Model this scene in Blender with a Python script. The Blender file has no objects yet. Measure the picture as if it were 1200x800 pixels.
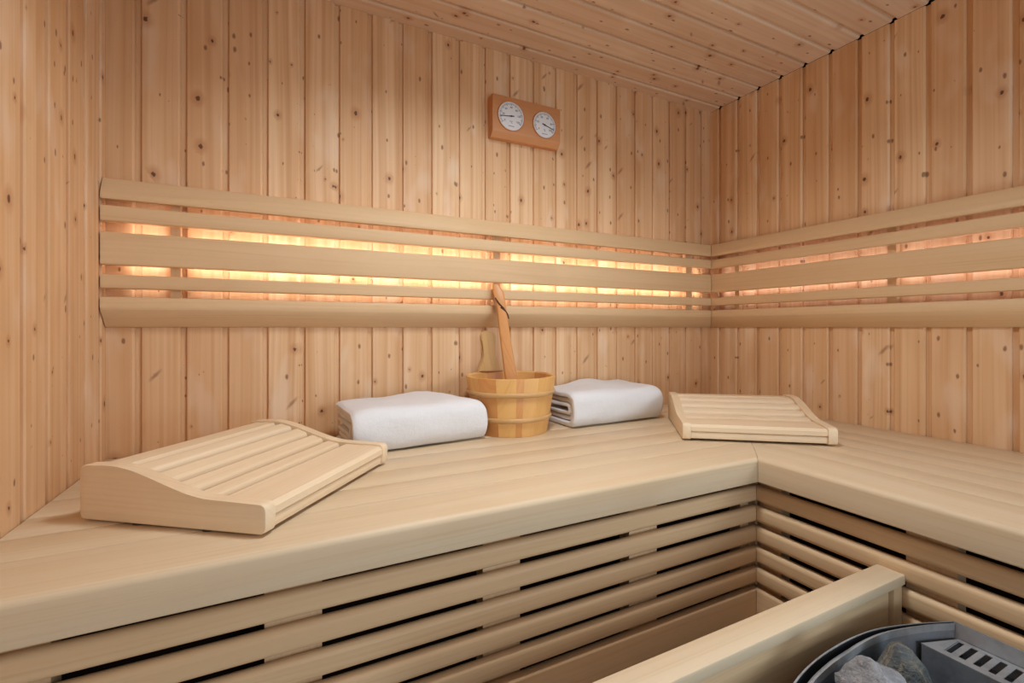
import bpy, bmesh, math, random
from mathutils import Vector, Matrix, noise
R_ = math.radians
SC = bpy.context.scene
COL = SC.collection
PI = math.pi

# ------------------------------------------------------------------ camera
CZ = 1.192
cam_d = bpy.data.cameras.new('camera')
cam = bpy.data.objects.new('camera', cam_d)
COL.objects.link(cam)
cam.location = (0, 0, CZ)
cam.rotation_euler = (R_(90), 0, -0.4736)
cam_d.sensor_fit = 'HORIZONTAL'
cam_d.sensor_width = 36
cam_d.lens = 552.955 / 1200 * 36
cam_d.shift_x = -(614.36 - 600) / 1200
cam_d.shift_y = -(400 - 383.25) / 1200
cam_d.clip_start = 0.01
SC.camera = cam

# ------------------------------------------------------------------ world and light
w = bpy.data.worlds.new('world')
SC.world = w
w.use_nodes = True
w.node_tree.nodes['Background'].inputs[0].default_value = (0.80, 0.91, 1.0, 1)
w.node_tree.nodes['Background'].inputs[1].default_value = 0.50


H_LAMP = 2.03


def area(name, loc, target, sx, sy, power, col):
    d = bpy.data.lights.new(name, 'AREA')
    d.shape = 'RECTANGLE'
    d.size, d.size_y = sx, sy
    d.energy = power
    d.color = col
    o = bpy.data.objects.new(name, d)
    COL.objects.link(o)
    o.location = loc
    o.rotation_euler = (Vector(target) - Vector(loc)).to_track_quat('-Z', 'Y').to_euler()
    return o


# the bright doorway side of the room, in front of the benches
# daylight of the adjoining room, falling in below the header of the open glass front
area('room_light', (2.0, -2.3, 2.0), (0.35, 1.0, 1.1), 1.3, 0.9, 31, (0.86, 0.93, 1.0))
# added unseen fill light, aimed up through the open front to brighten the ceiling
area('ceiling_fill', (0.85, -0.95, 0.95), (1.20, 0.45, 2.25), 0.5, 0.5, 9.5, (0.70, 0.86, 1.0))
# recessed downlight in the ceiling over the benches, above the picture's edge
dl = area('downlight', (0.46, 0.60, 2.045), (0.46, 0.63, 0.0), 0.22, 0.22, 8.8, (0.88, 0.95, 1.0))
dl.data.spread = R_(150)

SC.view_settings.view_transform = 'Standard'
SC.view_settings.look = 'None'
SC.view_settings.exposure = -0.15
SC.view_settings.gamma = 1
SC.view_settings.use_curve_mapping = False
SC.cycles.max_bounces = 10
SC.cycles.diffuse_bounces = 6
SC.cycles.use_denoising = True


# ------------------------------------------------------------------ node helper
def srgb(r, g, b):
    f = lambda c: (c / 255 / 12.92) if c / 255 <= 0.04045 else ((c / 255 + 0.055) / 1.055) ** 2.4
    return (f(r), f(g), f(b), 1)


class NT:
    def __init__(s, name):
        s.m = bpy.data.materials.new(name)
        s.m.use_nodes = True
        s.t = s.m.node_tree
        s.b = s.t.nodes['Principled BSDF']

    def n(s, typ, **kw):
        o = s.t.nodes.new(typ)
        for k, v in kw.items():
            setattr(o, k, v)
        return o

    def lk(s, a, b):
        s.t.links.new(a, b)

    def put(s, sock, v):
        if isinstance(v, bpy.types.NodeSocket):
            s.lk(v, sock)
        else:
            sock.default_value = v

    def math(s, op, a, b=0.0, c=0.0, clamp=False):
        o = s.n('ShaderNodeMath', operation=op, use_clamp=clamp)
        for i, v in enumerate((a, b, c)):
            s.put(o.inputs[i], v)
        return o.outputs[0]

    def xyz(s, x, y, z):
        o = s.n('ShaderNodeCombineXYZ')
        for i, v in enumerate((x, y, z)):
            s.put(o.inputs[i], v)
        return o.outputs[0]

    def sep(s, v):
        o = s.n('ShaderNodeSeparateXYZ')
        s.lk(v, o.inputs[0])
        return o.outputs

    def noise(s, vec, scale=1, detail=2, rough=0.5, dims='3D'):
        o = s.n('ShaderNodeTexNoise', noise_dimensions=dims)
        s.lk(vec, o.inputs['Vector'])
        o.inputs['Scale'].default_value = scale
        o.inputs['Detail'].default_value = detail
        o.inputs['Roughness'].default_value = rough
        return o.outputs[0]

    def voro(s, vec, scale=1, rnd=1):
        o = s.n('ShaderNodeTexVoronoi', voronoi_dimensions='2D', feature='F1')
        s.lk(vec, o.inputs['Vector'])
        o.inputs['Scale'].default_value = scale
        o.inputs['Randomness'].default_value = rnd
        return o.outputs['Distance'], o.outputs['Color']

    def step(s, v, a, b, lo=0.0, hi=1.0):
        o = s.n('ShaderNodeMapRange', interpolation_type='SMOOTHSTEP')
        s.put(o.inputs[0], v)
        for i, q in enumerate((a, b, lo, hi)):
            s.put(o.inputs[i + 1], q)
        return o.outputs[0]

    def mix(s, f, a, b, mode='MIX'):
        o = s.n('ShaderNodeMix', data_type='RGBA', blend_type=mode)
        s.put(o.inputs[0], f)
        s.put(o.inputs[6], a)
        s.put(o.inputs[7], b)
        return o.outputs[2]

    def bump(s, h, strength, dist=0.001):
        o = s.n('ShaderNodeBump')
        o.inputs['Strength'].default_value = strength
        o.inputs['Distance'].default_value = dist
        s.lk(h, o.inputs['Height'])
        s.lk(o.outputs[0], s.b.inputs['Normal'])

    def coords(s, axis):
        """along-grain and across-grain coordinates, shifted for every object"""
        tc = s.n('ShaderNodeTexCoord')
        oi = s.n('ShaderNodeObjectInfo')
        x, y, z = s.sep(tc.outputs['Object'])
        al, p, q = {'x': (x, y, z), 'y': (y, x, z), 'z': (z, x, y)}[axis]
        rnd = oi.outputs['Random']
        al = s.math('ADD', al, s.math('MULTIPLY', rnd, 53.0))
        ac = s.math('ADD', p, s.math('MULTIPLY', q, 0.93))
        ac = s.math('ADD', ac, s.math('MULTIPLY', rnd, 17.0))
        return al, ac, rnd


def mat_spruce(name, light, mid, red, rough=0.55):
    """knotty softwood cladding, grain along local x"""
    s = NT(name)
    al, ac, rnd = s.coords('x')
    # knots
    w1 = s.noise(s.xyz(s.math('MULTIPLY', al, 6), s.math('MULTIPLY', ac, 6), 0), 1, 1)
    wv = s.math('MULTIPLY', s.math('SUBTRACT', w1, 0.5), 0.02)
    w2 = s.math('MULTIPLY', s.math('SUBTRACT', s.noise(s.xyz(s.math('MULTIPLY', al, 150), s.math('MULTIPLY', ac, 150), 4), 1, 2), 0.5), 0.006)
    wv = s.math('ADD', wv, w2)
    al0 = al
    al = s.math('ADD', al, s.math('MULTIPLY', w2, -1.2))
    d1, c1 = s.voro(s.xyz(s.math('MULTIPLY', al, 8.5), s.math('MULTIPLY', s.math('ADD', ac, wv), 12.0), 0))
    r1 = s.sep(c1)[0]
    rad1 = s.step(r1, 0.35, 1.05, 0.0, 0.066)
    core1 = s.step(d1, s.math('MULTIPLY', rad1, 0.55), rad1, 1.0, 0.0)
    halo1 = s.step(d1, rad1, s.math('MULTIPLY', rad1, 3.8), 1.0, 0.0)
    d2, c2 = s.voro(s.xyz(s.math('MULTIPLY', al, 13.0), s.math('MULTIPLY', ac, 25.0), 3.0))
    r2 = s.sep(c2)[1]
    rad2 = s.step(r2, 0.4, 1.0, 0.0, 0.12)
    core2 = s.step(d2, s.math('MULTIPLY', rad2, 0.4), rad2, 1.0, 0.0)
    # spike knots: short strokes across the grain
    d3, c3 = s.voro(s.xyz(s.math('ADD', s.math('MULTIPLY', al, 9.0), s.math('MULTIPLY', ac, 9.0)),
                          s.math('MULTIPLY', ac, 5.0), 7.0))
    r3 = s.sep(c3)[2]
    rad3 = s.step(r3, 0.6, 1.0, 0.0, 0.10)
    core3 = s.step(d3, s.math('MULTIPLY', rad3, 0.1), rad3, 1.0, 0.0)
    al = al0
    # grain bends round the knots
    acw = s.math('ADD', ac, s.math('MULTIPLY', halo1, s.math('MULTIPLY', wv, 0.35)))
    acw = s.math('ADD', acw, s.math('MULTIPLY', s.noise(s.xyz(s.math('MULTIPLY', al, 1.3), s.math('MULTIPLY', ac, 4), 1), 1, 1), 0.02))
    g1 = s.noise(s.xyz(s.math('MULTIPLY', al, 0.9), s.math('MULTIPLY', acw, 120), 0), 1, 3, 0.6)
    g2 = s.noise(s.xyz(s.math('MULTIPLY', al, 0.7), s.math('MULTIPLY', acw, 28), 5), 1, 2)
    g3 = s.noise(s.xyz(s.math('MULTIPLY', al, 5), s.math('MULTIPLY', acw, 14), 9), 1, 2)
    base = s.mix(s.step(g2, 0.32, 0.7), light, mid)
    base = s.mix(s.math('MULTIPLY', s.step(g1, 0.45, 0.72), 0.35), base, red)
    g4 = s.noise(s.xyz(s.math('MULTIPLY', al, 0.45), s.math('MULTIPLY', acw, 52), 12), 1, 2)
    base = s.mix(s.math('MULTIPLY', s.step(g4, 0.5, 0.68), 0.45), base, red)
    base = s.mix(s.math('MULTIPLY', s.step(g3, 0.55, 0.72), 0.45), base, srgb(240, 218, 192))
    g5 = s.noise(s.xyz(s.math('MULTIPLY', al, 3), s.math('MULTIPLY', acw, 9), 22), 1, 2)
    base = s.mix(s.math('MULTIPLY', s.step(g5, 0.52, 0.75), 0.4), base, red)
    # board to board tone
    base = s.mix(s.math('MULTIPLY', rnd, 0.42), base, red)
    base = s.mix(s.math('MULTIPLY', halo1, 0.42), base, srgb(176, 112, 66))
    base = s.mix(s.math('MULTIPLY', core1, 0.86), base, srgb(78, 42, 26))
    base = s.mix(s.math('MULTIPLY', core2, 0.72), base, srgb(112, 62, 34))
    base = s.mix(s.math('MULTIPLY', core3, 0.6), base, srgb(126, 74, 42))
    s.lk(base, s.b.inputs['Base Color'])
    s.b.inputs['Roughness'].default_value = rough
    s.b.inputs['Specular IOR Level'].default_value = 0.3
    s.bump(s.math('SUBTRACT', g1, s.math('MULTIPLY', core1, 0.5)), 0.18)
    return s.m


def mat_clear(name, axis, light, mid, dark, contrast=1.0, rough=0.5, tone=0.25):
    """knot-free planed timber (bench boards, slats)"""
    s = NT(name)
    al, ac, rnd = s.coords(axis)
    wob = s.noise(s.xyz(s.math('MULTIPLY', al, 1.5), s.math('MULTIPLY', ac, 3), 2), 1, 1)
    acw = s.math('ADD', ac, s.math('MULTIPLY', wob, 0.03))
    g1 = s.noise(s.xyz(s.math('MULTIPLY', al, 1.6), s.math('MULTIPLY', acw, 170), 0), 1, 3, 0.6)
    g2 = s.noise(s.xyz(s.math('MULTIPLY', al, 0.8), s.math('MULTIPLY', acw, 22), 4), 1, 3)
    fl = s.noise(s.xyz(s.math('MULTIPLY', al, 55), s.math('MULTIPLY', acw, 420), 4), 1, 1)
    st = s.noise(s.xyz(s.math('MULTIPLY', al, 3), s.math('MULTIPLY', ac, 6), 8), 1, 2)
    base = s.mix(s.math('MULTIPLY', s.step(g2, 0.3, 0.72), 0.7), light, mid)
    base = s.mix(s.math('MULTIPLY', s.step(g1, 0.45, 0.75), 0.3 * contrast), base, dark)
    base = s.mix(s.math('MULTIPLY', s.step(st, 0.55, 0.75), 0.22 * contrast), base, dark)
    base = s.mix(s.math('MULTIPLY', s.step(fl, 0.6, 0.75), 0.14 * contrast), base, dark)
    base = s.mix(s.math('MULTIPLY', rnd, tone), base, mid)
    s.lk(base, s.b.inputs['Base Color'])
    s.b.inputs['Roughness'].default_value = rough
    s.b.inputs['Specular IOR Level'].default_value = 0.32
    s.bump(g1, 0.08)
    return s.m


def mat_plain(name, col, rough=0.5, metal=0.0, spec=0.5):
    s = NT(name)
    tc = s.n('ShaderNodeTexCoord')
    v = s.noise(tc.outputs['Object'], 40, 3)
    base = s.mix(s.math('MULTIPLY', v, 0.25), col, tuple(c * 0.75 for c in col[:3]) + (1,))
    s.lk(base, s.b.inputs['Base Color'])
    s.b.inputs['Roughness'].default_value = rough
    s.b.inputs['Metallic'].default_value = metal
    s.b.inputs['Specular IOR Level'].default_value = spec
    return s.m


def mat_emit(name, col, strength):
    s = NT(name)
    s.b.inputs['Base Color'].default_value = (0.8, 0.8, 0.8, 1)
    s.b.inputs['Emission Color'].default_value = col
    s.b.inputs['Emission Strength'].default_value = strength
    return s.m


def mat_towel():
    s = NT('white_terry')
    tc = s.n('ShaderNodeTexCoord')
    a = s.noise(tc.outputs['Object'], 420, 2, 0.7)
    b = s.noise(tc.outputs['Object'], 60, 3)
    base = s.mix(s.math('MULTIPLY', a, 0.3), srgb(226, 225, 225), srgb(206, 204, 203))
    s.lk(base, s.b.inputs['Base Color'])
    s.b.inputs['Roughness'].default_value = 0.95
    s.b.inputs['Specular IOR Level'].default_value = 0.05
    s.b.inputs['Sheen Weight'].default_value = 0.25
    s.bump(s.math('ADD', a, s.math('MULTIPLY', b, 1.2)), 0.55, 0.002)
    return s.m


def mat_metal(name, col, rough=0.42):
    s = NT(name)
    tc = s.n('ShaderNodeTexCoord')
    v = s.noise(tc.outputs['Object'], 22, 4, 0.6)
    base = s.mix(s.step(v, 0.35, 0.7), col, tuple(min(1, c * 0.6) for c in col[:3]) + (1,))
    base = s.mix(s.math('MULTIPLY', s.step(s.noise(tc.outputs['Object'], 9, 3), 0.55, 0.75), 0.3), base, srgb(150, 122, 104))
    s.lk(base, s.b.inputs['Base Color'])
    s.b.inputs['Metallic'].default_value = 0.35
    s.lk(s.step(v, 0.2, 0.8, rough - 0.1, rough + 0.15), s.b.inputs['Roughness'])
    return s.m


def mat_stone(name, a, b, c, stripe=0.0):
    s = NT(name)
    tc = s.n('ShaderNodeTexCoord')
    P = tc.outputs['Object']
    v = s.noise(P, 38, 6, 0.65)
    v2 = s.noise(P, 150, 3, 0.6)
    base = s.mix(s.step(v, 0.35, 0.65), a, b)
    base = s.mix(s.math('MULTIPLY', s.step(v2, 0.5, 0.7), 0.5), base, c)
    if stripe:
        x, y, z = s.sep(P)
        g = s.noise(s.xyz(s.math('MULTIPLY', s.math('ADD', x, y), 130), s.math('MULTIPLY', z, 14), 0), 1, 3)
        base = s.mix(s.math('MULTIPLY', s.step(g, 0.5, 0.66), stripe), base, srgb(160, 142, 116))
    s.lk(base, s.b.inputs['Base Color'])
    s.b.inputs['Roughness'].default_value = 0.9
    s.b.inputs['Specular IOR Level'].default_value = 0.15
    s.bump(s.math('ADD', v, s.math('MULTIPLY', v2, 0.7)), 0.9, 0.006)
    return s.m


M = {}
M['spruce'] = mat_spruce('knotty_spruce', srgb(233, 197, 155), srgb(219, 176, 130), srgb(195, 142, 95))
M['spruce_top'] = mat_spruce('knotty_spruce_ceiling', srgb(230, 205, 178), srgb(220, 190, 160), srgb(202, 164, 130))
for ax in 'xyz':
    M['bench_' + ax] = mat_clear('pale_aspen_' + ax, ax, srgb(216, 195, 164), srgb(208, 182, 146), srgb(192, 158, 116), tone=0.12)
    M['slat_' + ax] = mat_clear('alder_slat_' + ax, ax, srgb(220, 188, 146), srgb(212, 176, 132), srgb(192, 150, 106))
    M['rest_' + ax] = mat_clear('pale_pine_' + ax, ax, srgb(232, 210, 178), srgb(226, 200, 164), srgb(206, 168, 126), 0.9)
    M['skirt_' + ax] = mat_clear('skirt_slat_' + ax, ax, srgb(220, 190, 150), srgb(210, 174, 132), srgb(188, 146, 104), 1.1)
M['gauge'] = mat_clear('gauge_wood', 'x', srgb(206, 148, 100), srgb(196, 134, 86), srgb(170, 106, 64), 0.6)
M['stave_light'] = mat_clear('stave_light', 'z', srgb(226, 178, 112), srgb(216, 164, 96), srgb(196, 134, 72), 1.2, 0.4)
M['stave_dark'] = mat_clear('stave_dark', 'z', srgb(212, 154, 94), srgb(202, 140, 80), srgb(178, 112, 60), 1.2, 0.4)
M['hoop'] = mat_clear('hoop_wood', 'z', srgb(206, 166, 114), srgb(194, 152, 100), srgb(170, 126, 80), 0.5, 0.35)
M['ear'] = mat_clear('ear_wood', 'z', srgb(216, 180, 124), srgb(204, 164, 106), srgb(170, 128, 78), 1.2, 0.45)
M['ladle'] = mat_clear('ladle_wood', 'z', srgb(212, 152, 94), srgb(202, 138, 80), srgb(174, 106, 58), 1.2, 0.4)
M['cord'] = mat_plain('brown_leather', srgb(70, 40, 30), 0.6)
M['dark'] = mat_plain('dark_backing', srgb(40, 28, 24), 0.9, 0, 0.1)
M['floor'] = mat_plain('floor_tile', srgb(196, 194, 192), 0.6)
M['towel'] = mat_towel()
M['steel'] = mat_metal('galvanised_steel', srgb(176, 178, 180))
M['steel_dark'] = mat_metal('dark_steel', srgb(140, 146, 153), 0.5)
M['black'] = mat_plain('black_steel', srgb(22, 22, 24), 0.6)
M['dial'] = mat_plain('dial_white', srgb(228, 230, 232), 0.4)
M['ink'] = mat_plain('dial_ink', srgb(52, 56, 64), 0.6)
M['rubber'] = mat_plain('rubber_foot', srgb(66, 50, 40), 0.8)
M['rim'] = mat_plain('dial_rim', srgb(120, 112, 106), 0.3, 0.6)
M['led_warm'] = mat_emit('led_warm', (1.0, 0.85, 0.75, 1), 17)
M['led_warm_faint'] = mat_emit('led_warm_faint', (1.0, 0.85, 0.75, 1), 10)
M['led_rose'] = mat_emit('led_rose', (0.95, 0.84, 0.90, 1), 7.5)
M['led_rose_faint'] = mat_emit('led_rose_faint', (0.95, 0.84, 0.92, 1), 3.5)
M['stone_grey'] = mat_stone('stone_grey', srgb(160, 160, 162), srgb(122, 124, 128), srgb(186, 180, 176))
M['stone_olive'] = mat_stone('stone_olive', srgb(104, 106, 104), srgb(82, 88, 92), srgb(128, 122, 108), 0.5)
M['stone_pale'] = mat_stone('stone_pale', srgb(168, 160, 146), srgb(140, 134, 124), srgb(186, 180, 168))


# ------------------------------------------------------------------ object helpers
def link_mesh(name, bm, mat, parent=None, loc=None, smooth=35):
    bmesh.ops.recalc_face_normals(bm, faces=bm.faces[:])
    me = bpy.data.meshes.new(name)
    bm.to_mesh(me)
    bm.free()
    if smooth:
        for p in me.polygons:
            p.use_smooth = True
        me.set_sharp_from_angle(angle=R_(smooth))
    me.materials.append(mat)
    o = bpy.data.objects.new(name, me)
    COL.objects.link(o)
    if parent:
        o.parent = parent
    if loc:
        o.location = loc
    return o


def share(name, me, parent=None, matrix=None):
    o = bpy.data.objects.new(name, me)
    COL.objects.link(o)
    if parent:
        o.parent = parent
    if matrix is not None:
        o.matrix_local = matrix
    return o


def tag(o, label, cat, group=None):
    o['label'] = label
    o['category'] = cat
    if group:
        o['group'] = group
    return o


def thing(name, label, cat, loc=(0, 0, 0), rotz=0, group=None):
    o = bpy.data.objects.new(name, None)
    o.empty_display_size = 0.05
    COL.objects.link(o)
    o.location = loc
    o.rotation_euler = (0, 0, rotz)
    return tag(o, label, cat, group)


def extr(prof, s0, s1, mp, bm=None):
    """sweep a closed (u, v) profile from s0 to s1 (numbers or functions of u, v)"""
    bm = bm or bmesh.new()
    f0 = s0 if callable(s0) else (lambda u, v: s0)
    f1 = s1 if callable(s1) else (lambda u, v: s1)
    a = [bm.verts.new(mp(f0(u, v), u, v)) for u, v in prof]
    b = [bm.verts.new(mp(f1(u, v), u, v)) for u, v in prof]
    n = len(prof)
    for i in range(n):
        j = (i + 1) % n
        bm.faces.new((a[i], a[j], b[j], b[i]))
    bm.faces.new(a)
    bm.faces.new(b[::-1])
    return bm


def rrect(u0, u1, v0, v1, r, n=3):
    """rounded rectangle; r is one radius or four (u0v0, u1v0, u1v1, u0v1)"""
    rs = r if isinstance(r, (tuple, list)) else (r,) * 4
    out = []
    for (cu, cv, su, sv, a0), q in zip(((u0, v0, 1, 1, PI), (u1, v0, -1, 1, 1.5 * PI), (u1, v1, -1, -1, 0), (u0, v1, 1, -1, 0.5 * PI)), rs):
        if q <= 0:
            out.append((cu, cv))
            continue
        for i in range(n + 1):
            t = a0 + i / n * PI / 2
            out.append((cu + su * q + q * math.cos(t), cv + sv * q + q * math.sin(t)))
    return out


def box_bm(x0, x1, y0, y1, z0, z1, r=0.002, bm=None):
    return extr(rrect(y0, y1, z0, z1, r, 2), x0, x1, lambda s, u, v: (s, u, v), bm)


def tube(path, radii, n=10, bm=None, cap=True):
    """round tube along points"""
    bm = bm or bmesh.new()
    if not isinstance(radii, (list, tuple)):
        radii = [radii] * len(path)
    rings = []
    for i, p in enumerate(path):
        p = Vector(p)
        d = Vector(path[min(i + 1, len(path) - 1)]) - Vector(path[max(i - 1, 0)])
        d.normalize()
        up = Vector((0, 0, 1)) if abs(d.z) < 0.9 else Vector((1, 0, 0))
        a = d.cross(up).normalized()
        b = d.cross(a)
        rings.append([bm.verts.new(p + radii[i] * (math.cos(t) * a + math.sin(t) * b)) for t in [2 * PI * k / n for k in range(n)]])
    for A, B in zip(rings, rings[1:]):
        for k in range(n):
            bm.faces.new((A[k], A[(k + 1) % n], B[(k + 1) % n], B[k]))
    if cap:
        bm.faces.new(rings[0])
        bm.faces.new(rings[-1][::-1])
    return bm


def structure(name, bm, mat):
    o = link_mesh(name, bm, mat, smooth=0)
    o['kind'] = 'structure'
    return o


# ------------------------------------------------------------------ room shell
L, R, D = -0.348, 1.535, 1.35
H = CZ + 0.8635
FRONT = -0.08
P = 0.0844
TH = 0.013


def plank_profile(width, recess=True):
    """(across, normal) outline of a tongue-and-groove board whose face lies at normal 0"""
    if recess:
        f = width - 0.0118
        return [(0, -TH), (0, -0.0024), (0.0008, -0.0008), (0.0026, 0), (f - 0.0046, 0), (f - 0.0022, -0.0010), (f, -0.0036),
                (f + 0.0004, -0.0074), (width - 0.0002, -0.0074), (width - 0.0002, -TH)]
    return [(0, -TH), (0, -0.0018), (0.0007, -0.0006), (0.002, 0), (width - 0.0005, 0), (width - 0.0005, -TH)]


_plank_cache = {}


def plank_mesh(width, length, recess, mat):
    k = (round(width, 4), round(length, 4), recess, mat.name)
    if k not in _plank_cache:
        bm = extr(plank_profile(width, recess), 0, length, lambda s, u, v: (s, u, v))
        bmesh.ops.recalc_face_normals(bm, faces=bm.faces[:])
        me = bpy.data.meshes.new('plank')
        bm.to_mesh(me)
        bm.free()
        me.materials.append(mat)
        _plank_cache[k] = me
    return _plank_cache[k]


def frame(ax, ay, az, loc):
    m = Matrix((ax, ay, az)).transposed().to_4x4()
    m.translation = Vector(loc)
    return m


def clad(wall, spans, length, ax, ay, az, at, mat):
    for (a, b, recess) in spans:
        share('plank', plank_mesh(b - a, length, recess, mat), wall, frame(ax, ay, az, at(a)))


def spans_from(starts, end):
    out = []
    for i, a in enumerate(starts):
        b = starts[i + 1] if i + 1 < len(starts) else end
        out.append((a, b, i + 1 < len(starts)))
    return out


BACK = 0.022
bm = box_bm(L - 0.05, R + 0.05, D + TH + 0.001, D + TH + BACK, 0, H + 0.05, 0)
wall_back = structure('wall_back', bm, M['dark'])
starts = [L - 0.008] + [-0.2851 + k * P for k in range(22)]
clad(wall_back, spans_from(starts, R), H - 0.0004, (0, 0, -1), (1, 0, 0), (0, -1, 0), lambda a: (a, D, H - 0.0004), M['spruce'])

bm = box_bm(R + TH + 0.001, R + TH + BACK, FRONT, D + TH, 0, H + 0.05, 0)
wall_right = structure('wall_right', bm, M['dark'])
s0 = [-D - 0.008] + [-(1.3056 - 0.0058 - k * P) for k in range(22)]
s0 = [a for a in s0 if a < -FRONT - 0.02]
clad(wall_right, spans_from(s0, -FRONT), H - 0.0004, (0, 0, -1), (0, -1, 0), (-1, 0, 0), lambda a: (R, -a, H - 0.0004), M['spruce'])

bm = box_bm(L - TH - BACK, L - TH - 0.001, FRONT, D + TH, 0, H + 0.05, 0)
wall_left = structure('wall_left', bm, M['dark'])
s0 = sorted([1.316 + 0.006 - k * P for k in range(22) if 1.322 - k * P > FRONT + 0.02])
s0 = [FRONT] + s0
clad(wall_left, spans_from(s0, D - 0.0005), H - 0.0004, (0, 0, -1), (0, 1, 0), (1, 0, 0), lambda a: (L, a, H - 0.0004), M['spruce'])

bm = box_bm(L - 0.02, R + 0.02, FRONT, D + 0.02, H + TH + 0.001, H + TH + BACK, 0)
ceiling = structure('ceiling', bm, M['dark'])
s0 = [-D - 0.010] + [-(1.2914 - k * P) for k in range(22)]
s0 = [a for a in s0 if a < -FRONT - 0.02]
# boards run along X; local x -> +X, y -> -Y, z -> -Z; a little gap is left at the right wall
clad(ceiling, spans_from(s0, -FRONT), R - L - 0.0014, (1, 0, 0), (0, -1, 0), (0, 0, -1), lambda a: (L + 0.0005, -a, H), M['spruce_top'])

bm = box_bm(L - 2.0, R + 2.0, -3.5, D + 0.05, -0.04, 0, 0)
structure('floor', bm, M['floor'])
bm = box_bm(L - 0.05, R + 0.05, FRONT - 0.03, FRONT - 0.002, 1.90, H + 0.04, 0)
structure('wall_front', bm, M['spruce'])

# ------------------------------------------------------------------ backrests
SLATS = [
    [(0.020, 1.470), (0.036, 1.4665), (0.042, 1.4685), (0.0435, 1.474), (0.042, 1.482), (0.0290, 1.511), (0.026, 1.5155), (0.021, 1.517), (0.014, 1.517), (0.013, 1.510)],
    rrect(0.020, 0.0425, 1.4200, 1.4545, 0.004),
    rrect(0.020, 0.0425, 1.3265, 1.3975, 0.004),
    rrect(0.020, 0.0425, 1.2755, 1.3060, 0.004),
    [(0.020, 1.256), (0.038, 1.258), (0.042, 1.2565), (0.0445, 1.251), (0.0445, 1.236), (0.042, 1.229), (0.010, 1.1945), (0.006, 1.192), (0.001, 1.192), (0.001, 1.200), (0.020, 1.222)],
]


def backrest(label, loc, rotz, s0, s1, battens):
    t = thing('backrest', label, 'backrest', loc, rotz)
    z0 = 1.19
    for prof in SLATS:
        link_mesh('slat', extr(prof, s0, s1, lambda s, u, v: (s, u, v - z0)), M['slat_x'], t)
    for a, b in battens:
        link_mesh('batten', box_bm(a, b, 0.001, 0.0195, 1.225 - z0, 1.5 - z0, 0.001), M['slat_z'], t)
    return t


W = R - L
# back wall: local x runs from the right corner leftwards
backrest('long five-slat wooden backrest on the wall behind the bucket and towels, glowing gaps', (R, D, 1.19), PI,
         lambda u, v: u + 0.0012, W - 0.002,
         [(R - 1.412, R - 1.380), (R - 0.598, R - 0.575), (R + 0.209, R + 0.228)])
# right wall: local x runs from the front towards the corner
YB = FRONT + 0.01
backrest('five-slat wooden backrest on the right wall above the right bench', (R, YB, 1.19), PI / 2,
         0, lambda u, v: D - YB - u - 0.0012,
         [(1.201 - YB, 1.219 - YB), (0.694 - YB, 0.716 - YB), (0.14 - YB, 0.16 - YB)])


def led(label, cat, loc, rotz, segs, mat, faint):
    """light lines fixed to the backs of slats two, three and four, shining at the wall"""
    t = thing('light_strip', label, cat, loc, rotz)
    for a, b in segs:
        for z0, z1 in ((-0.004, 0.062), (-0.053, -0.037), (0.095, 0.111)):
            link_mesh('holder', box_bm(a, b, 0.0168, 0.0196, z0, z1, 0.0005), M['steel'], t)
        for dz, m in ((0.0, mat), (0.058, mat), (-0.045, faint), (0.103, faint)):  # upper and faint lines are added to brighten the remaining gaps
            link_mesh('diffuser', extr(rrect(0.0128, 0.0166, dz - 0.0025, dz + 0.0025, 0.0015), a + 0.002, b - 0.002, lambda s, u, v: (s, u, v)), M[m], t)
    return t


led('warm light strip glowing behind the backrest of the back wall', 'light strip', (R, D, 1.3335), PI,
    [(R - 1.368, R - 0.612), (R - 0.561, R + 0.195), (0.062, R - 1.424), (R + 0.240, R + 0.31)], 'led_warm', 'led_warm_faint')
led('dim rosy light strip glowing behind the backrest of the right wall', 'light strip', (R, YB, 1.3335), PI / 2,
    [(1.224 - YB, 1.283 - YB), (0.718 - YB, 1.199 - YB), (0.162 - YB, 0.692 - YB)], 'led_rose', 'led_rose_faint')

# ------------------------------------------------------------------ benches
XF, YF, ZB = 0.945, 0.70, 0.90          # inner front corner and top of the benches
bx = [0.0] + [0.128 + 0.0830 * i for i in range(6)]
by = [0.0] + [0.115 + 0.0850 * i for i in range(7)]
bx = [XF + v for v in bx]
bx[-1] = R - 0.001
by = [YF + v for v in by]
by = by[:8]
by[-1] = D - 0.003
# mitre line through the corresponding board joints
pts = [(bx[i], by[i]) for i in range(2)]
m1 = (by[1] - by[0]) / (bx[1] - bx[0])
m2 = (D - by[1]) / (R - bx[1])


def mitre_x(y):
    return XF + (y - YF) / m1 if y <= by[1] else bx[1] + (y - by[1]) / m2


def mitre_y(x):
    return YF + (x - XF) * m1 if x <= bx[1] else by[1] + (x - bx[1]) * m2


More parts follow.
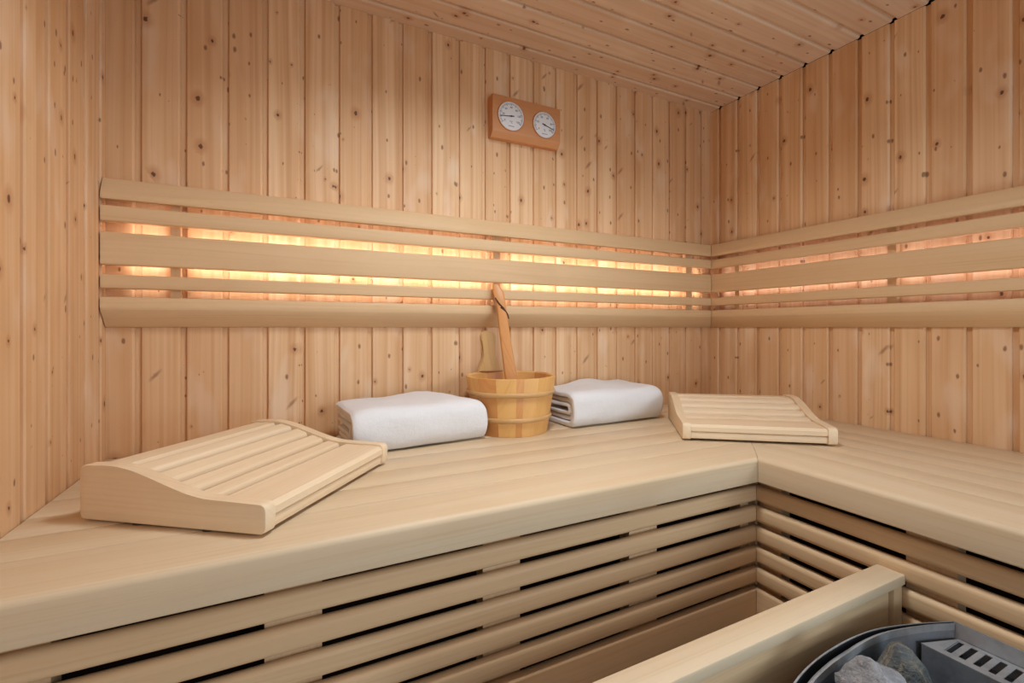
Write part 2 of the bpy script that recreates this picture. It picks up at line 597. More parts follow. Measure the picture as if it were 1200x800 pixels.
GAP = 0.0004
bench_back = thing('bench', 'long pale wooden bench carrying the towels and bucket, slatted front with dark gaps', 'bench', (0, YF, 0))
n = len(by) - 1
for i in range(n):
    a, b = by[i], by[i + 1]
    if i == 0:
        prof = rrect(a, b - GAP, ZB - 0.055, ZB, (0.003, 0, 0.0012, 0.010), 5)
        nm = 'front_board'
    else:
        prof = rrect(a + GAP, b - GAP, ZB - 0.028, ZB, (0, 0, 0.0012, 0.0012), 2)
        nm = 'board'
    link_mesh(nm, extr(prof, L + 0.002, lambda u, v: mitre_x(u) - 0.0006, lambda s, u, v: (s, u - YF, v)), M['bench_x'], bench_back)
bench_right = thing('bench', 'pale wooden bench along the right wall, its slatted front behind the stove', 'bench', (XF, 0, 0))
n = len(bx) - 1
for i in range(n):
    a, b = bx[i], bx[i + 1]
    if i == 0:
        prof = rrect(a, b - GAP, ZB - 0.055, ZB, (0.003, 0, 0.0012, 0.010), 5)
        nm = 'front_board'
    else:
        prof = rrect(a + GAP, b - GAP, ZB - 0.028, ZB, (0, 0, 0.0012, 0.0012), 2)
        nm = 'board'
    link_mesh(nm, extr(prof, FRONT + 0.01, lambda u, v: mitre_y(u) - 0.0006, lambda s, u, v: (u - XF, s, v)), M['bench_y'], bench_right)

# slatted fronts below the benches
XS, YS = XF + 0.0205, YF + 0.019
ST = 0.021
sk_z = [(0.828 - 0.0468 * k, 0.7925 - 0.0468 * k) for k in range(5)]
skb = bench_back
for k, (zt, zb) in enumerate(sk_z):
    link_mesh('slat', extr(rrect(YS, YS + ST, zb, zt, 0.009, 4), L + 0.003, lambda u, v: XS + (u - YS) - 0.0006, lambda s, u, v: (s, u - YF, v)), M['skirt_x'], skb)
link_mesh('base_board', extr(rrect(YS, YS + ST, 0.46, 0.593, 0.005, 3), L + 0.003, lambda u, v: XS + (u - YS) - 0.0006, lambda s, u, v: (s, u - YF, v)), M['skirt_x'], skb)
for a, b in ((-0.30, -0.24), (-0.022, 0.051), (0.301, 0.371), (0.614, 0.686), (0.939, 0.966)):
    link_mesh('upright', box_bm(a, b, YS - YF + ST + 0.0005, YS - YF + ST + 0.03, 0.4, 0.84, 0.001), M['skirt_z'], skb)
link_mesh('shade_panel', box_bm(L + 0.003, XS + 0.05, YS - YF + ST + 0.09, YS - YF + ST + 0.10, 0.0, 0.84, 0), M['dark'], skb)  # dark sheet standing in for the shade under the back bench
skr = bench_right
for k, (zt, zb) in enumerate(sk_z):
    link_mesh('slat', extr(rrect(XS, XS + ST, zb, zt, 0.009, 4), FRONT + 0.01, lambda u, v: YS + (u - XS) - 0.0006, lambda s, u, v: (u - XF, s, v)), M['skirt_y'], skr)
link_mesh('base_board', extr(rrect(XS, XS + ST, 0.46, 0.593, 0.005, 3), FRONT + 0.01, lambda u, v: YS + (u - XS) - 0.0006, lambda s, u, v: (u - XF, s, v)), M['skirt_y'], skr)
for a, b in ((0.673, 0.716), (0.365, 0.437), (0.03, 0.10)):
    link_mesh('upright', box_bm(XS - XF + ST + 0.0005, XS - XF + ST + 0.03, a, b, 0.4, 0.84, 0.001), M['skirt_z'], skr)
link_mesh('shade_panel', box_bm(XS - XF + ST + 0.09, XS - XF + ST + 0.10, FRONT + 0.01, YS + 0.05, 0.0, 0.84, 0), M['dark'], skr)  # same dark stand-in for shade, under the right bench

# ------------------------------------------------------------------ stove guard
gd = thing('stove_guard', 'low wooden guard rail with a flat top board between stove and back bench', 'guard rail', (0.6, 0.45, 0))
GX0, GX1, GZ = 0.26, 0.9645, 0.761
link_mesh('top_board', extr(rrect(0.4285, 0.4735, GZ - 0.0175, GZ, (0.002, 0.002, 0.003, 0.003), 2), GX0, GX1, lambda s, u, v: (s - 0.6, u - 0.45, v)), M['bench_x'], gd)
for a, b in ((GX1 - 0.028, GX1 - 0.0005), (GX0 + 0.005, GX0 + 0.035)):
    link_mesh('post', extr(rrect(a, b, 0.432, 0.468, 0.003, 2), 0.0, GZ - 0.018, lambda s, u, v: (u - 0.6, v - 0.45, s)), M['skirt_z'], gd)
link_mesh('side_panel', box_bm(GX0 + 0.036 - 0.6, GX1 - 0.029 - 0.6, -0.010, 0.008, 0.33, GZ - 0.018, 0.001), M['skirt_x'], gd)

# ------------------------------------------------------------------ stove
SX1, SY, SZ = 0.951, 0.200, 0.723


def stove_outline(off, n=16):
    """plan of the bin, from the back corner round the curved front to the other back corner"""
    key = [(SX1, 0.157), (0.893, 0.181), (0.836, 0.199), (0.79, 0.2065), (0.735, 0.2085), (0.666, 0.204), (0.599, 0.191), (0.53, 0.165), (0.475, 0.125), (0.44, 0.07), (0.43, 0.0)]
    pts_ = key + [(x, -y) for x, y in key[-2::-1]]
    # Catmull-Rom through the keys
    out = []
    for i in range(len(pts_) - 1):
        p0 = Vector(pts_[max(i - 1, 0)]); p1 = Vector(pts_[i]); p2 = Vector(pts_[i + 1]); p3 = Vector(pts_[min(i + 2, len(pts_) - 1)])
        for k in range(4):
            t = k / 4
            out.append(0.5 * ((2 * p1) + (p2 - p0) * t + (2 * p0 - 5 * p1 + 4 * p2 - p3) * t * t + (3 * p1 - p0 - 3 * p2 + p3) * t ** 3))
    out.append(Vector(pts_[-1]))
    res = []
    for i, p in enumerate(out):
        d = (out[min(i + 1, len(out) - 1)] - out[max(i - 1, 0)]).normalized()
        nrm = Vector((d.y, -d.x))
        c = Vector((0.7, 0))
        if nrm.dot(c - p) < 0:
            nrm = -nrm
        q = p + nrm * off * max(0.12, min(1.0, (SX1 - p.x) / 0.22))
        q.x = min(q.x, SX1 - 0.0)
        res.append((q.x, SY + q.y))
    return res


def wall_strip(o_out, z0, z1, off, thick, bm=None):
    bm = bm or bmesh.new()
    A, B = stove_outline(off), stove_outline(off + thick)
    rows = [[bm.verts.new((x - 0.7, y - SY, z)) for x, y in ring] for ring, z in ((A, z0), (A, z1), (B, z1), (B, z0))]
    for r in range(4):
        r2 = rows[(r + 1) % 4]
        for i in range(len(A) - 1):
            bm.faces.new((rows[r][i], rows[r][i + 1], r2[i + 1], r2[i]))
    for i in (0, len(A) - 1):
        bm.faces.new([rows[r][i] for r in range(4)])
    return bm


stv = thing('sauna_stove', 'grey steel sauna stove with curved rim and slotted vent, holding stones', 'stove', (0.7, SY, 0))
link_mesh('outer_shell', wall_strip(None, 0.12, SZ, 0.0, 0.0015), M['black'], stv)
link_mesh('rim_edge', wall_strip(None, SZ, SZ + 0.0012, -0.0004, 0.0022), M['steel'], stv)
link_mesh('inner_liner', wall_strip(None, 0.45, SZ - 0.001, 0.011, 0.0015), M['steel_dark'], stv)
link_mesh('liner_lip', wall_strip(None, SZ - 0.012, SZ - 0.0008, 0.0128, 0.003), M['steel'], stv)
# back plate standing along the right bench
link_mesh('back_plate', box_bm(SX1 + 0.0005 - 0.7, SX1 + 0.002 - 0.7, -0.158, 0.158, 0.12, SZ + 0.001, 0), M['steel'], stv)
# bottom of the stone bin
bm = bmesh.new()
bm.faces.new([bm.verts.new((x - 0.7, y - SY, 0.622)) for x, y in stove_outline(0.006)])
bmesh.ops.solidify(bm, geom=bm.faces[:], thickness=0.004)
link_mesh('stone_tray', bm, M['black'], stv)
for x, y in ((0.55, 0.08), (0.55, -0.08), (0.88, 0.08), (0.88, -0.08)):
    link_mesh('leg', extr(rrect(x - 0.7 - 0.015, x - 0.7 + 0.015, y - 0.015, y + 0.015, 0.004, 2), 0, 0.12, lambda s, u, v: (u, v, s)), M['black'], stv)
bm = bmesh.new()
bm.faces.new([bm.verts.new((x - 0.7, y - SY, 0.12)) for x, y in stove_outline(0.0)])
bmesh.ops.solidify(bm, geom=bm.faces[:], thickness=0.004)
link_mesh('base_plate', bm, M['black'], stv)
# slotted vent box along the back plate
VX0, VX1, VZ = 0.886, 0.9495, 0.700
ys = [-0.155]
slot_y = []
yy = 0.3485 - SY
while yy > -0.15:
    slot_y.append((yy - 0.0085, yy))
    yy -= 0.0166
slot_y = slot_y[::-1]
edges = [-0.155]
for a, b in slot_y:
    edges += [a, b]
edges.append(0.1725)
bm = bmesh.new()
xs = [VX0 - 0.7, VX0 + 0.0125 - 0.7, VX1 - 0.0075 - 0.7, VX1 - 0.7]
grid = [[bm.verts.new((x, y if k < len(edges) - 1 else y - 0.35 * (x - xs[0]), VZ)) for x in xs] for k, y in enumerate(edges)]
for j in range(len(edges) - 1):
    for i in range(3):
        if i == 1 and j % 2 == 1:
            continue
        bm.faces.new((grid[j][i], grid[j][i + 1], grid[j + 1][i + 1], grid[j + 1][i]))
bmesh.ops.recalc_face_normals(bm, faces=bm.faces[:])
bmesh.ops.solidify(bm, geom=bm.faces[:], thickness=0.0012)
vent = link_mesh('vent_top', bm, M['steel'], stv, smooth=0)
link_mesh('vent_front', box_bm(VX0 - 0.7, VX0 + 0.0015 - 0.7, -0.155, 0.1720, 0.52, VZ - 0.0012, 0), M['steel_dark'], vent)
link_mesh('vent_end', box_bm(VX0 + 0.0016 - 0.7, VX1 - 0.7, 0.147, 0.1485, 0.52, VZ - 0.0012, 0), M['steel_dark'], vent)
link_mesh('vent_shade', box_bm(VX0 + 0.002 - 0.7, VX1 - 0.0005 - 0.7, -0.15, 0.15, 0.52, VZ - 0.022, 0), M['black'], vent)  # black block standing in for the shade inside the vent box


def stone(label, loc, size, rot, mat, seed, sharp=0.35):
    rng = random.Random(seed)
    bm = bmesh.new()
    for i in range(16):
        v = Vector((rng.gauss(0, 1), rng.gauss(0, 1), rng.gauss(0, 1))).normalized() * rng.uniform(0.82, 1.05)
        bm.verts.new((v.x * size[0], v.y * size[1], v.z * size[2]))
    r = bmesh.ops.convex_hull(bm, input=bm.verts[:])
    bmesh.ops.delete(bm, geom=[e for e in r['geom_interior'] if isinstance(e, bmesh.types.BMVert)], context='VERTS')
    bmesh.ops.subdivide_edges(bm, edges=bm.edges[:], cuts=6, use_grid_fill=True, smooth=sharp)
    bmesh.ops.triangulate(bm, faces=bm.faces[:])
    off = Vector((seed * 3.1, seed * 1.7, 0))
    for v in bm.verts:
        nz = noise.fractal(v.co * 28 + off, 1.0, 2.0, 5) * 0.13 + noise.ridged_multi_fractal(v.co * 45 + off, 0.9, 2.2, 4, 1.0, 2.0) * 0.03
        v.co += v.co.normalized() * nz * min(size)
    o = link_mesh('sauna_stone', bm, mat, None, loc, smooth=50)
    o.rotation_euler = rot
    return tag(o, label, 'stone', 'stones in the sauna stove')


stone('pale grey sauna stone with rounded peak, nearest the curved rim of the stove', (0.680, 0.331, 0.699), (0.056, 0.050, 0.066), (0.1, 0.1, 0.5), M['stone_grey'], 3)
stone('dark olive grey streaked sauna stone leaning beside the vent box of the stove', (0.790, 0.354, 0.686), (0.036, 0.032, 0.058), (-0.15, 0.2, 0.2), M['stone_olive'], 8)
stone('small cream sauna stone low at the vent box, at the bottom edge of the picture', (0.768, 0.283, 0.703), (0.032, 0.028, 0.030), (0.2, 0.0, 0.9), M['stone_pale'], 5)

# ------------------------------------------------------------------ headrests
HW, HD = 0.362, 0.317


def head_curve(y):
    """height of the top edge at depth y (0 = front)"""
    t = min(max((y - 0.085) / (0.265 - 0.085), 0), 1)
    s = t * t * (3 - 2 * t)
    return 0.0425 + 0.002 * min(y / 0.08, 1) + (0.0835 - 0.0445) * s - 0.002 * max(0, (y - 0.27) / 0.045)


def headrest(label, loc, rotz):
    t = thing('headrest', label, 'headrest', loc, rotz, 'sloping slatted headrests on the benches')
    n_ = 30
    top = []
    for i in range(n_ + 1):
        y = 0.007 + (HD - 0.014) * i / n_
        top.append((y, head_curve(y)))
    prof = [(0.0, 0.009), (0.002, 0.004), (0.008, 0.001)] + [(HD - 0.008, 0.001), (HD - 0.002, 0.003), (HD, 0.009)]
    prof += [(HD, 0.075), (HD - 0.002, 0.080)] + top[::-1] + [(0.002, head_curve(0) - 0.003), (0.0, head_curve(0) - 0.008)]
    for x0 in (-HW / 2, HW / 2 - 0.021):
        bm = extr(prof, x0, x0 + 0.021, lambda s, u, v: (s, u, v))
        caps = [f for f in bm.faces if len(f.verts) > 8]
        ed = list({e for f in caps for e in f.edges})
        bmesh.ops.bevel(bm, geom=ed, offset=0.0022, segments=2, affect='EDGES', profile=0.6)
        link_mesh('side_panel', bm, M['rest_y'], t)
    xa, xb = -HW / 2 + 0.0216, HW / 2 - 0.0216
    spans = [(0.002, 0.092), (0.100, 0.130), (0.138, 0.168), (0.176, 0.206), (0.214, 0.246), (0.254, 0.307)]
    for (a, b) in spans:
        m_ = 12
        ytop = [a + (b - a) * i / m_ for i in range(m_ + 1)]
        pr = []
        for i, y in enumerate(ytop):
            e = min(y - a, b - y)
            r = 0.006
            drop = 0 if e >= r else r - math.sqrt(max(0, r * r - (r - e) ** 2))
            pr.append((y, head_curve(y) - 0.003 - drop))
        low = []
        for y in (ytop[-1], ytop[m_ * 3 // 4], ytop[m_ // 2], ytop[m_ // 4], ytop[0]):
            low.append((y, head_curve(y) - 0.003 - 0.016))
        if a < 0.01:   # the front slat turns down over the rail
            low = [(b, head_curve(b) - 0.019), (0.03, head_curve(0.03) - 0.022), (0.004, 0.0215), (a, 0.0235)]
        link_mesh('slat', extr(pr + low, xa, xb, lambda s, u, v: (s, u, v)), M['rest_x'], t)
    link_mesh('front_rail', box_bm(xa, xb, 0.005, 0.026, 0.004, 0.0205, 0.0015), M['rest_x'], t)
    link_mesh('rear_rail', box_bm(xa, xb, 0.285, 0.305, 0.004, 0.058, 0.0015), M['rest_x'], t)
    for sx in (-1, 1):
        for y in (0.10, 0.22):
            bm = bmesh.new()
            x = sx * (HW / 2 - 0.0105)
            tube([(x, y, -0.0025), (x, y, 0.0015)], 0.009, 10, bm)
            link_mesh('foot', bm, M['rubber'], t)
    return t


def head_at(A, B, label):
    """A front-left bottom corner, B front-right, measured on the bench"""
    A, B = Vector(A), Vector(B)
    d = (B - A).normalized()
    c = (A + B) / 2
    return headrest(label, (c.x, c.y, ZB + 0.0027), math.atan2(d.y, d.x))


hl_dir = Vector((math.cos(R_(52.3)), math.sin(R_(52.3))))
B_ = Vector((-0.021, 0.744))
head_at(B_, B_ + hl_dir * HW, 'sloping slatted wooden headrest at the left end of the back bench, by the left wall')
A_ = Vector((0.915, 0.893))
hr_dir = Vector((math.cos(R_(-37.6)), math.sin(R_(-37.6))))
head_at(A_, A_ + hr_dir * HW, 'sloping slatted wooden headrest in the corner where the benches meet, right of the towels')


# ------------------------------------------------------------------ towels
def towel(label, loc, rotz, length, depth, height, seed, hump, slant=0.0):
    """a folded bath towel: nested U-shaped layers, open towards the back, fold towards the room"""
    t = thing('folded_towel', label, 'towel', loc, rotz, 'folded white towels on the back bench')
    layers = [(0.0, 0.0165, 1.0), (0.0178, 0.0145, 0.965), (0.0335, 0.013, 0.985)]
    for li, (ins, th, lf) in enumerate(layers):
        h = height - 2 * ins
        if h < 2 * th:
            th = h / 2 - 0.0006
        n_a = 14

        def u_path(off):
            # bottom back -> front fold -> top back
            pts_ = []
            z0, z1 = ins + off, height - ins - off
            r = (z1 - z0) / 2
            rx = min(r, 0.045 - 0.35 * ins)
            yb = depth - 0.004 * li
            yf = ins * 0.9 + off
            for k in range(10):
                pts_.append((yb - (yb - yf - rx) * k / 10, z0))
            for k in range(n_a + 1):
                a = -PI / 2 - PI * k / n_a
                ca, sa = math.cos(a), math.sin(a)
                # squarish front
                e = 0.72
                pts_.append((yf + rx + rx * math.copysign(abs(ca) ** e, ca), (z0 + z1) / 2 + r * math.copysign(abs(sa) ** e, sa)))
            for k in range(1, 11):
                pts_.append((yf + rx + (yb - yf - rx) * k / 10, z1))
            return pts_
        outer, inner = u_path(0), u_path(th)
        loop = outer + inner[::-1]
        ns = 30
        half = length / 2 * lf
        bm = bmesh.new()
        rings = []
        for s in range(ns + 1):
            x = -half + 2 * half * s / ns
            f = x / (length / 2)
            # rounded ends
            edge = max(0.0, abs(f) - 0.90) / 0.10
            shrink = 1 - 0.05 * edge ** 2
            ring = []
            for k, (y, z) in enumerate(loop):
                zz = z * shrink if z > height * 0.5 else z
                yy_ = depth - (depth - y) * (1 - 0.015 * edge ** 2)
                top_w = max(0.0, z / height - 0.3) / 0.7
                p = Vector((x, yy_, zz))
                nn = noise.fractal(Vector((x * 9 + seed, yy_ * 9, li * 3.3)), 1.0, 2.0, 3)
                p.z += top_w * (0.0045 * nn + hump(f, yy_ / depth))
                p.y += 0.003 * noise.noise(Vector((x * 14 + seed, z * 25, 4 + li)))
                p.x += (0.0045 * noise.noise(Vector((y * 16, z * 30 + seed, li * 7)))) * (1 if abs(f) > 0.8 else 0)
                p.x -= slant * p.y * max(0.0, f) ** 2
                p.z = max(p.z, 0.0005)
                ring.append(bm.verts.new(p))
            rings.append(ring)
        m_ = len(loop)
        for a, b in zip(rings, rings[1:]):
            for k in range(m_):
                bm.faces.new((a[k], a[(k + 1) % m_], b[(k + 1) % m_], b[k]))
        no = len(outer)
        for ring in (rings[0], rings[-1]):
            for k in range(no - 1):
                bm.faces.new((ring[k], ring[k + 1], ring[m_ - 2 - k], ring[m_ - 1 - k]))
        o = link_mesh('towel_layer', bm, M['towel'], t, smooth=60)
        md = o.modifiers.new('soft', 'SUBSURF')
        md.levels = md.render_levels = 1
    return t


towel('plump folded white towel left of the bucket, behind the left headrest', (0.310, 1.1195, ZB), R_(5.5), 0.344, 0.195, 0.104, 1.3,
      lambda f, g: 0.010 * math.exp(-((f - 0.35) / 0.6) ** 2) * g - 0.006 * max(0, f - 0.6) - 0.010 * max(0, -f - 0.75), 0.36)
towel('folded white towel with open layered end, right of the bucket', (0.912, 1.130, ZB), R_(1.0), 0.344, 0.200, 0.106, 7.9,
      lambda f, g: 0.018 * math.exp(-((f - 0.05) / 0.42) ** 2) * g + 0.006 * math.exp(-((f - 0.75) / 0.22) ** 2) - 0.004)

# ------------------------------------------------------------------ bucket
BC = (0.581, 1.2175)
BZ = 0.156
RB, RT = 0.1037, 0.1278
bk = thing('sauna_bucket', 'round wooden sauna bucket with two hoops and one handle stave between the towels', 'bucket', (BC[0], BC[1], ZB + 0.0004))


def brad(z):
    return RB + (RT - RB) * z / BZ


NST = 16
# stave boundaries (angles); the front of the bucket faces the camera
front = math.atan2(-BC[1], -BC[0])
tones = ['stave_light', 'stave_dark', 'stave_light', 'stave_light', 'stave_dark', 'stave_light', 'stave_light', 'stave_light',
         'stave_dark', 'stave_light', 'stave_light', 'stave_dark', 'stave_light', 'stave_light', 'stave_light', 'stave_light']
wid = [1.0] * 16
bounds_deg = []
# measured from the left silhouette (-90) to the right silhouette (+90) as seen
vis = [-90, -62, -44, -18, 7, 16, 36, 62, 90]
vt = ['stave_light', 'stave_light', 'stave_dark', 'stave_light', 'stave_dark', 'stave_light', 'stave_light', 'stave_light']
vt[0] = 'stave_light'
bk_b = [90 + 180 / 7 * i for i in range(8)]
segs = [(vis[i], vis[i + 1], vt[i]) for i in range(8)] + [(bk_b[i], bk_b[i + 1], tones[i]) for i in range(7)]
TB = 0.011
for a0, a1, tn in segs:
    bm = bmesh.new()
    g = 0.06
    A0, A1 = front + R_(a0 + g), front + R_(a1 - g)
    steps = max(2, int((a1 - a0) / 7))
    rows = []
    for (dz, dr) in ((0.0, 0), (BZ - 0.003, 0), (BZ - 0.0008, -0.0012), (BZ, -0.003), (BZ, -TB + 0.003), (BZ - 0.003, -TB), (0.0, -TB)):
        rows.append([bm.verts.new(((brad(dz) + dr) * math.cos(A0 + (A1 - A0) * k / steps), (brad(dz) + dr) * math.sin(A0 + (A1 - A0) * k / steps), dz)) for k in range(steps + 1)])
    for r in range(len(rows)):
        A, B = rows[r], rows[(r + 1) % len(rows)]
        for k in range(steps):
            bm.faces.new((A[k], A[k + 1], B[k + 1], B[k]))
    bm.faces.new([r[0] for r in rows])
    bm.faces.new([r[-1] for r in rows][::-1])
    link_mesh('stave', bm, M[tn], bk)


def hoop(zc):
    bm = bmesh.new()
    n_ = 64
    prof = []
    for k in range(9):
        a = -PI / 2 + PI * k / 8
        prof.append((0.0006 + 0.0050 * math.cos(a), 0.0068 * math.sin(a)))
    prof += [(0.0004, 0.0068), (0.0004, -0.0068)]
    rings = []
    for i in range(n_):
        t_ = 2 * PI * i / n_
        rings.append([bm.verts.new(((brad(zc + dz) + dr) * math.cos(t_), (brad(zc + dz) + dr) * math.sin(t_), zc + dz)) for dr, dz in prof])
    for i in range(n_):
        a, b = rings[i], rings[(i + 1) % n_]
        for k in range(len(prof)):
            bm.faces.new((a[k], a[(k + 1) % len(prof)], b[(k + 1) % len(prof)], b[k]))
    return link_mesh('hoop', bm, M['hoop'], bk, smooth=50)


hoop(0.112)
hoop(0.044)
bm = bmesh.new()
tube([(0, 0, 0.008), (0, 0, 0.020)], brad(0.012) - TB - 0.001, 40, bm)
link_mesh('bottom_board', bm, M['ear'], bk)
# the handle stave at the back
ta = R_(97)
ec = Vector((brad(BZ) - TB * 0.5) * c for c in (math.cos(ta), math.sin(ta)))
out2 = [(0.050, 0.0), (0.047, 0.006), (0.038, 0.018), (0.030, 0.032), (0.0235, 0.048), (0.0208, 0.062), (0.0215, 0.076), (0.0265, 0.090), (0.0305, 0.101), (0.0300, 0.111), (0.0245, 0.1195), (0.014, 0.1245), (0.0, 0.126)]
prof = [(u, v) for u, v in out2] + [(-u, v) for u, v in out2[-2::-1]]
tang = Vector((-math.sin(ta), math.cos(ta), 0))
rad_ = Vector((math.cos(ta), math.sin(ta), 0))
bm = extr(prof, -0.0065, 0.0065, lambda s, u, v: tuple(Vector((ec[0], ec[1], BZ + 0.0005)) + tang * u * 0.86 + rad_ * (s - 0.10 * u * u / 0.04 + v * 0.13) + Vector((0, 0, v))))
caps = [f for f in bm.faces if len(f.verts) > 8]
bmesh.ops.bevel(bm, geom=list({e for f in caps for e in f.edges}), offset=0.0028, segments=3, affect='EDGES')
link_mesh('handle_stave', bm, M['ear'], bk)

# ------------------------------------------------------------------ ladle
LB = Vector((0.592, 1.185, ZB + 0.030))
LM = Vector((0.578, 1.222, 1.050))
LT = Vector((0.572, 1.283, 1.318))
ld = thing('ladle', 'orange brown wooden ladle with a dark cord, standing in the bucket, leaning on the backrest', 'ladle', tuple(LB))
path = []
for k in range(25):
    t_ = k / 24
    p = (1 - t_) ** 2 * LB + 2 * t_ * (1 - t_) * (LM + Vector((0.0, -0.006, -0.02))) + t_ * t_ * LT
    path.append((t_, p))
bm = bmesh.new()
side = Vector((0.93, -0.36, 0)).normalized()
rings = []
for t_, p in path:
    # width along the stick
    if t_ < 0.42:
        wd = 0.056 - 0.0345 * (t_ / 0.42) ** 0.8
    elif t_ < 0.9:
        wd = 0.0215 - 0.0045 * (t_ - 0.42) / 0.48
    else:
        wd = 0.017 + 0.004 * math.sin((t_ - 0.9) / 0.1 * PI * 0.6) - 0.009 * max(0, (t_ - 0.965) / 0.035) ** 2
    thk = 0.0085
    d = Vector((0, 0.25, 1)).normalized()
    fr = side.cross(d).normalized()
    curl = Vector((-0.006, 0.010, 0)) * max(0, (t_ - 0.88) / 0.12) ** 2
    prof = rrect(-wd, wd, -thk, thk, 0.006, 3)
    rings.append([bm.verts.new(p + curl + side * u * 0.82 + fr * v - LB) for u, v in prof])
for A, B in zip(rings, rings[1:]):
    for k in range(len(A)):
        bm.faces.new((A[k], A[(k + 1) % len(A)], B[(k + 1) % len(A)], B[k]))
bm.faces.new(rings[0]); bm.faces.new(rings[-1][::-1])
link_mesh('handle', bm, M['ladle'], ld)
# scoop, a small open bowl inside the bucket
bm = bmesh.new()
rings = []
for (r, z) in ((0.001, -0.002), (0.02, 0.0), (0.033, 0.010), (0.037, 0.030), (0.034, 0.030), (0.030, 0.011), (0.018, 0.004), (0.001, 0.003)):
    rings.append([bm.verts.new((r * math.cos(2 * PI * k / 24) - 0.01, r * math.sin(2 * PI * k / 24) + 0.0, z)) for k in range(24)])
for A, B in zip(rings, rings[1:]):
    for k in range(24):
        bm.faces.new((A[k], A[(k + 1) % 24], B[(k + 1) % 24], B[k]))
bm.faces.new(rings[0]); bm.faces.new(rings[-1][::-1])
link_mesh('scoop', bm, M['ladle'], ld)
# leather loop near the tip
pc = dict((round(t_, 3), p) for t_, p in path)
hp = path[22][1] - LB
fr = side.cross(Vector((0, 0.25, 1)).normalized()).normalized()
toward = fr if fr.y < 0 else -fr
c1 = hp + side * -0.016 + toward * 0.009 + Vector((0, 0, 0.004))
pts = [hp + toward * -0.006 + side * -0.004, c1, hp + side * -0.004 + toward * 0.0135 + Vector((0, 0, -0.014)), hp + side * 0.010 + toward * 0.0135 + Vector((0, 0, -0.028)),
       hp + side * 0.020 + toward * 0.0140 + Vector((0, 0, -0.044)), hp + side * 0.024 + toward * 0.0140 + Vector((0, 0, -0.058)), hp + side * 0.0215 + toward * 0.0145 + Vector((0, 0, -0.052)), hp + side * 0.013 + toward * 0.0145 + Vector((0, 0, -0.036)),
       hp + side * 0.0 + toward * 0.0140 + Vector((0, 0, -0.024))]
link_mesh('leather_loop', tube(pts, 0.0019, 8), M['cord'], ld, smooth=60)

# ------------------------------------------------------------------ thermometer and hygrometer
TW, THT = 0.2385, 0.127
TC = (0.686, D, 1.838)
# local: x to the right, y outwards (towards the room is -Y, so use -y), z up
tm = thing('sauna_gauge', 'wooden thermometer and hygrometer plaque with two round white dials on back wall', 'thermometer', TC)
prof = [(-0.0005, -THT / 2), (-0.020, -THT / 2), (-0.033, -THT / 2 + 0.014), (-0.035, -THT / 2 + 0.018), (-0.035, THT / 2 - 0.003), (-0.0335, THT / 2), (-0.0005, THT / 2)]
bm = extr(prof, -TW / 2, TW / 2, lambda s, u, v: (s, u, v))
link_mesh('plaque', bm, M['gauge'], tm)


def disc(bm, cx, cz, r, y0, y1, n_=40):
    tube([(cx, y0, cz), (cx, y1, cz)], r, n_, bm)


def bar(bm, cx, cz, ang, r0, r1, wd, y, th=0.0003):
    """radial mark on a dial; ang clockwise from up"""
    d = Vector((math.sin(ang), 0, math.cos(ang)))
    s = Vector((math.cos(ang), 0, -math.sin(ang)))
    c = Vector((cx, 0, cz))
    q = [c + d * r0 - s * wd, c + d * r0 + s * wd, c + d * r1 + s * wd, c + d * r1 - s * wd]
    lo = [bm.verts.new((v.x, y, v.z)) for v in q]
    hi = [bm.verts.new((v.x, y - th, v.z)) for v in q]
    bm.faces.new(lo[::-1]); bm.faces.new(hi)
    for k in range(4):
        bm.faces.new((lo[k], lo[(k + 1) % 4], hi[(k + 1) % 4], hi[k]))


def text_part(name, s, size, cx, cz, y, mat, parent):
    cu = bpy.data.curves.new(name, 'FONT')
    cu.body = s
    cu.size = size
    cu.align_x = 'CENTER'
    cu.align_y = 'CENTER'
    cu.extrude = 0.0001
    to = bpy.data.objects.new(name + '_tmp', cu)
    COL.objects.link(to)
    dg = bpy.context.evaluated_depsgraph_get()
    me = bpy.data.meshes.new_from_object(to.evaluated_get(dg))
    bpy.data.objects.remove(to)
    me.transform(Matrix.Rotation(R_(90), 4, 'X'))
    me.transform(Matrix.Translation((cx, y, cz)))
    return me


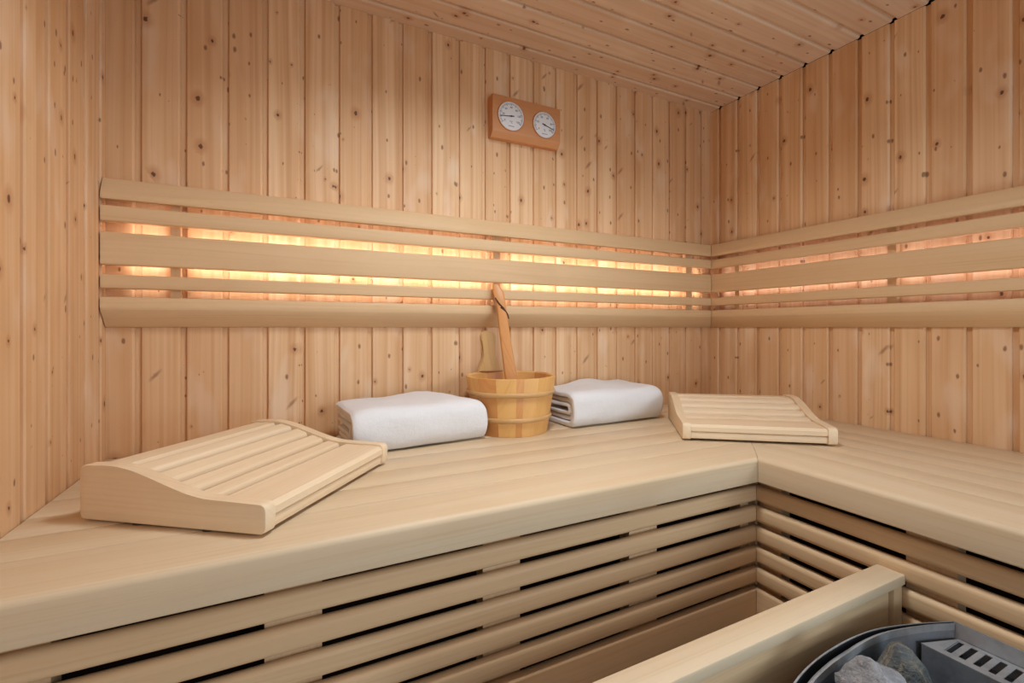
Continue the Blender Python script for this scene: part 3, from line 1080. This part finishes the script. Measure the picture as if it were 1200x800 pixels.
def dial(cx, cz, r, needle_deg, scale, unit, name):
    bm = bmesh.new()
    disc(bm, cx, cz, r, -0.0352, -0.0372)
    face = link_mesh('dial', bm, M['dial'], tm, smooth=40)
    bm = bmesh.new()
    rings = []
    for (rr, y) in ((r + 0.0002, -0.0352), (r + 0.0026, -0.0352), (r + 0.0026, -0.0385), (r + 0.0014, -0.0395), (r + 0.0002, -0.0385)):
        rings.append([bm.verts.new((cx + rr * math.cos(2 * PI * k / 48), y, cz + rr * math.sin(2 * PI * k / 48))) for k in range(48)])
    for i in range(5):
        A, B = rings[i], rings[(i + 1) % 5]
        for k in range(48):
            bm.faces.new((A[k], A[(k + 1) % 48], B[(k + 1) % 48], B[k]))
    link_mesh('dial_ring', bm, M['gauge'], face, smooth=50)
    bm = bmesh.new()
    for k in range(51):
        a = R_(-125 + 250 * k / 50)
        bar(bm, cx, cz, a, r * (0.80 if k % 5 else 0.74), r * 0.93, 0.00035 if k % 5 else 0.0006, -0.0372)
    mk = link_mesh('tick_marks', bm, M['ink'], face, smooth=0)
    bm = bmesh.new()
    a = R_(needle_deg)
    bar(bm, cx, cz, a, -r * 0.22, r * 0.15, 0.0016, -0.0382, 0.0006)
    bar(bm, cx, cz, a, 0, r * 0.86, 0.0010, -0.0382, 0.0006)
    disc(bm, cx, cz, 0.0026, -0.0373, -0.0392, 14)
    link_mesh('needle', bm, M['ink'], face, smooth=0)
    bmj = bmesh.new()
    for i, lab in enumerate(scale):
        a = R_(-125 + 250 * i / (len(scale) - 1))
        me = text_part('num', lab, 0.0085, cx + r * 0.62 * math.sin(a), cz + r * 0.62 * math.cos(a), -0.0374, M['ink'], face)
        bmj.from_mesh(me)
    me = text_part('num', unit, 0.0095, cx, cz - r * 0.42, -0.0374, M['ink'], face)
    bmj.from_mesh(me)
    link_mesh('numerals', bmj, M['ink'], face, smooth=0)
    bm = bmesh.new()
    bar(bm, cx, cz - r * 0.70, R_(90), -0.010, 0.010, 0.0006, -0.0372)
    link_mesh('print_line', bm, M['ink'], face, smooth=0)


dial(-0.058, 0.004, 0.0435, -97, ['0', '20', '40', '60', '80', '100', '120'], '°C', 'thermo')
dial(0.060, 0.000, 0.0405, 108, ['0', '20', '40', '60', '80', '100'], '%', 'hygro')
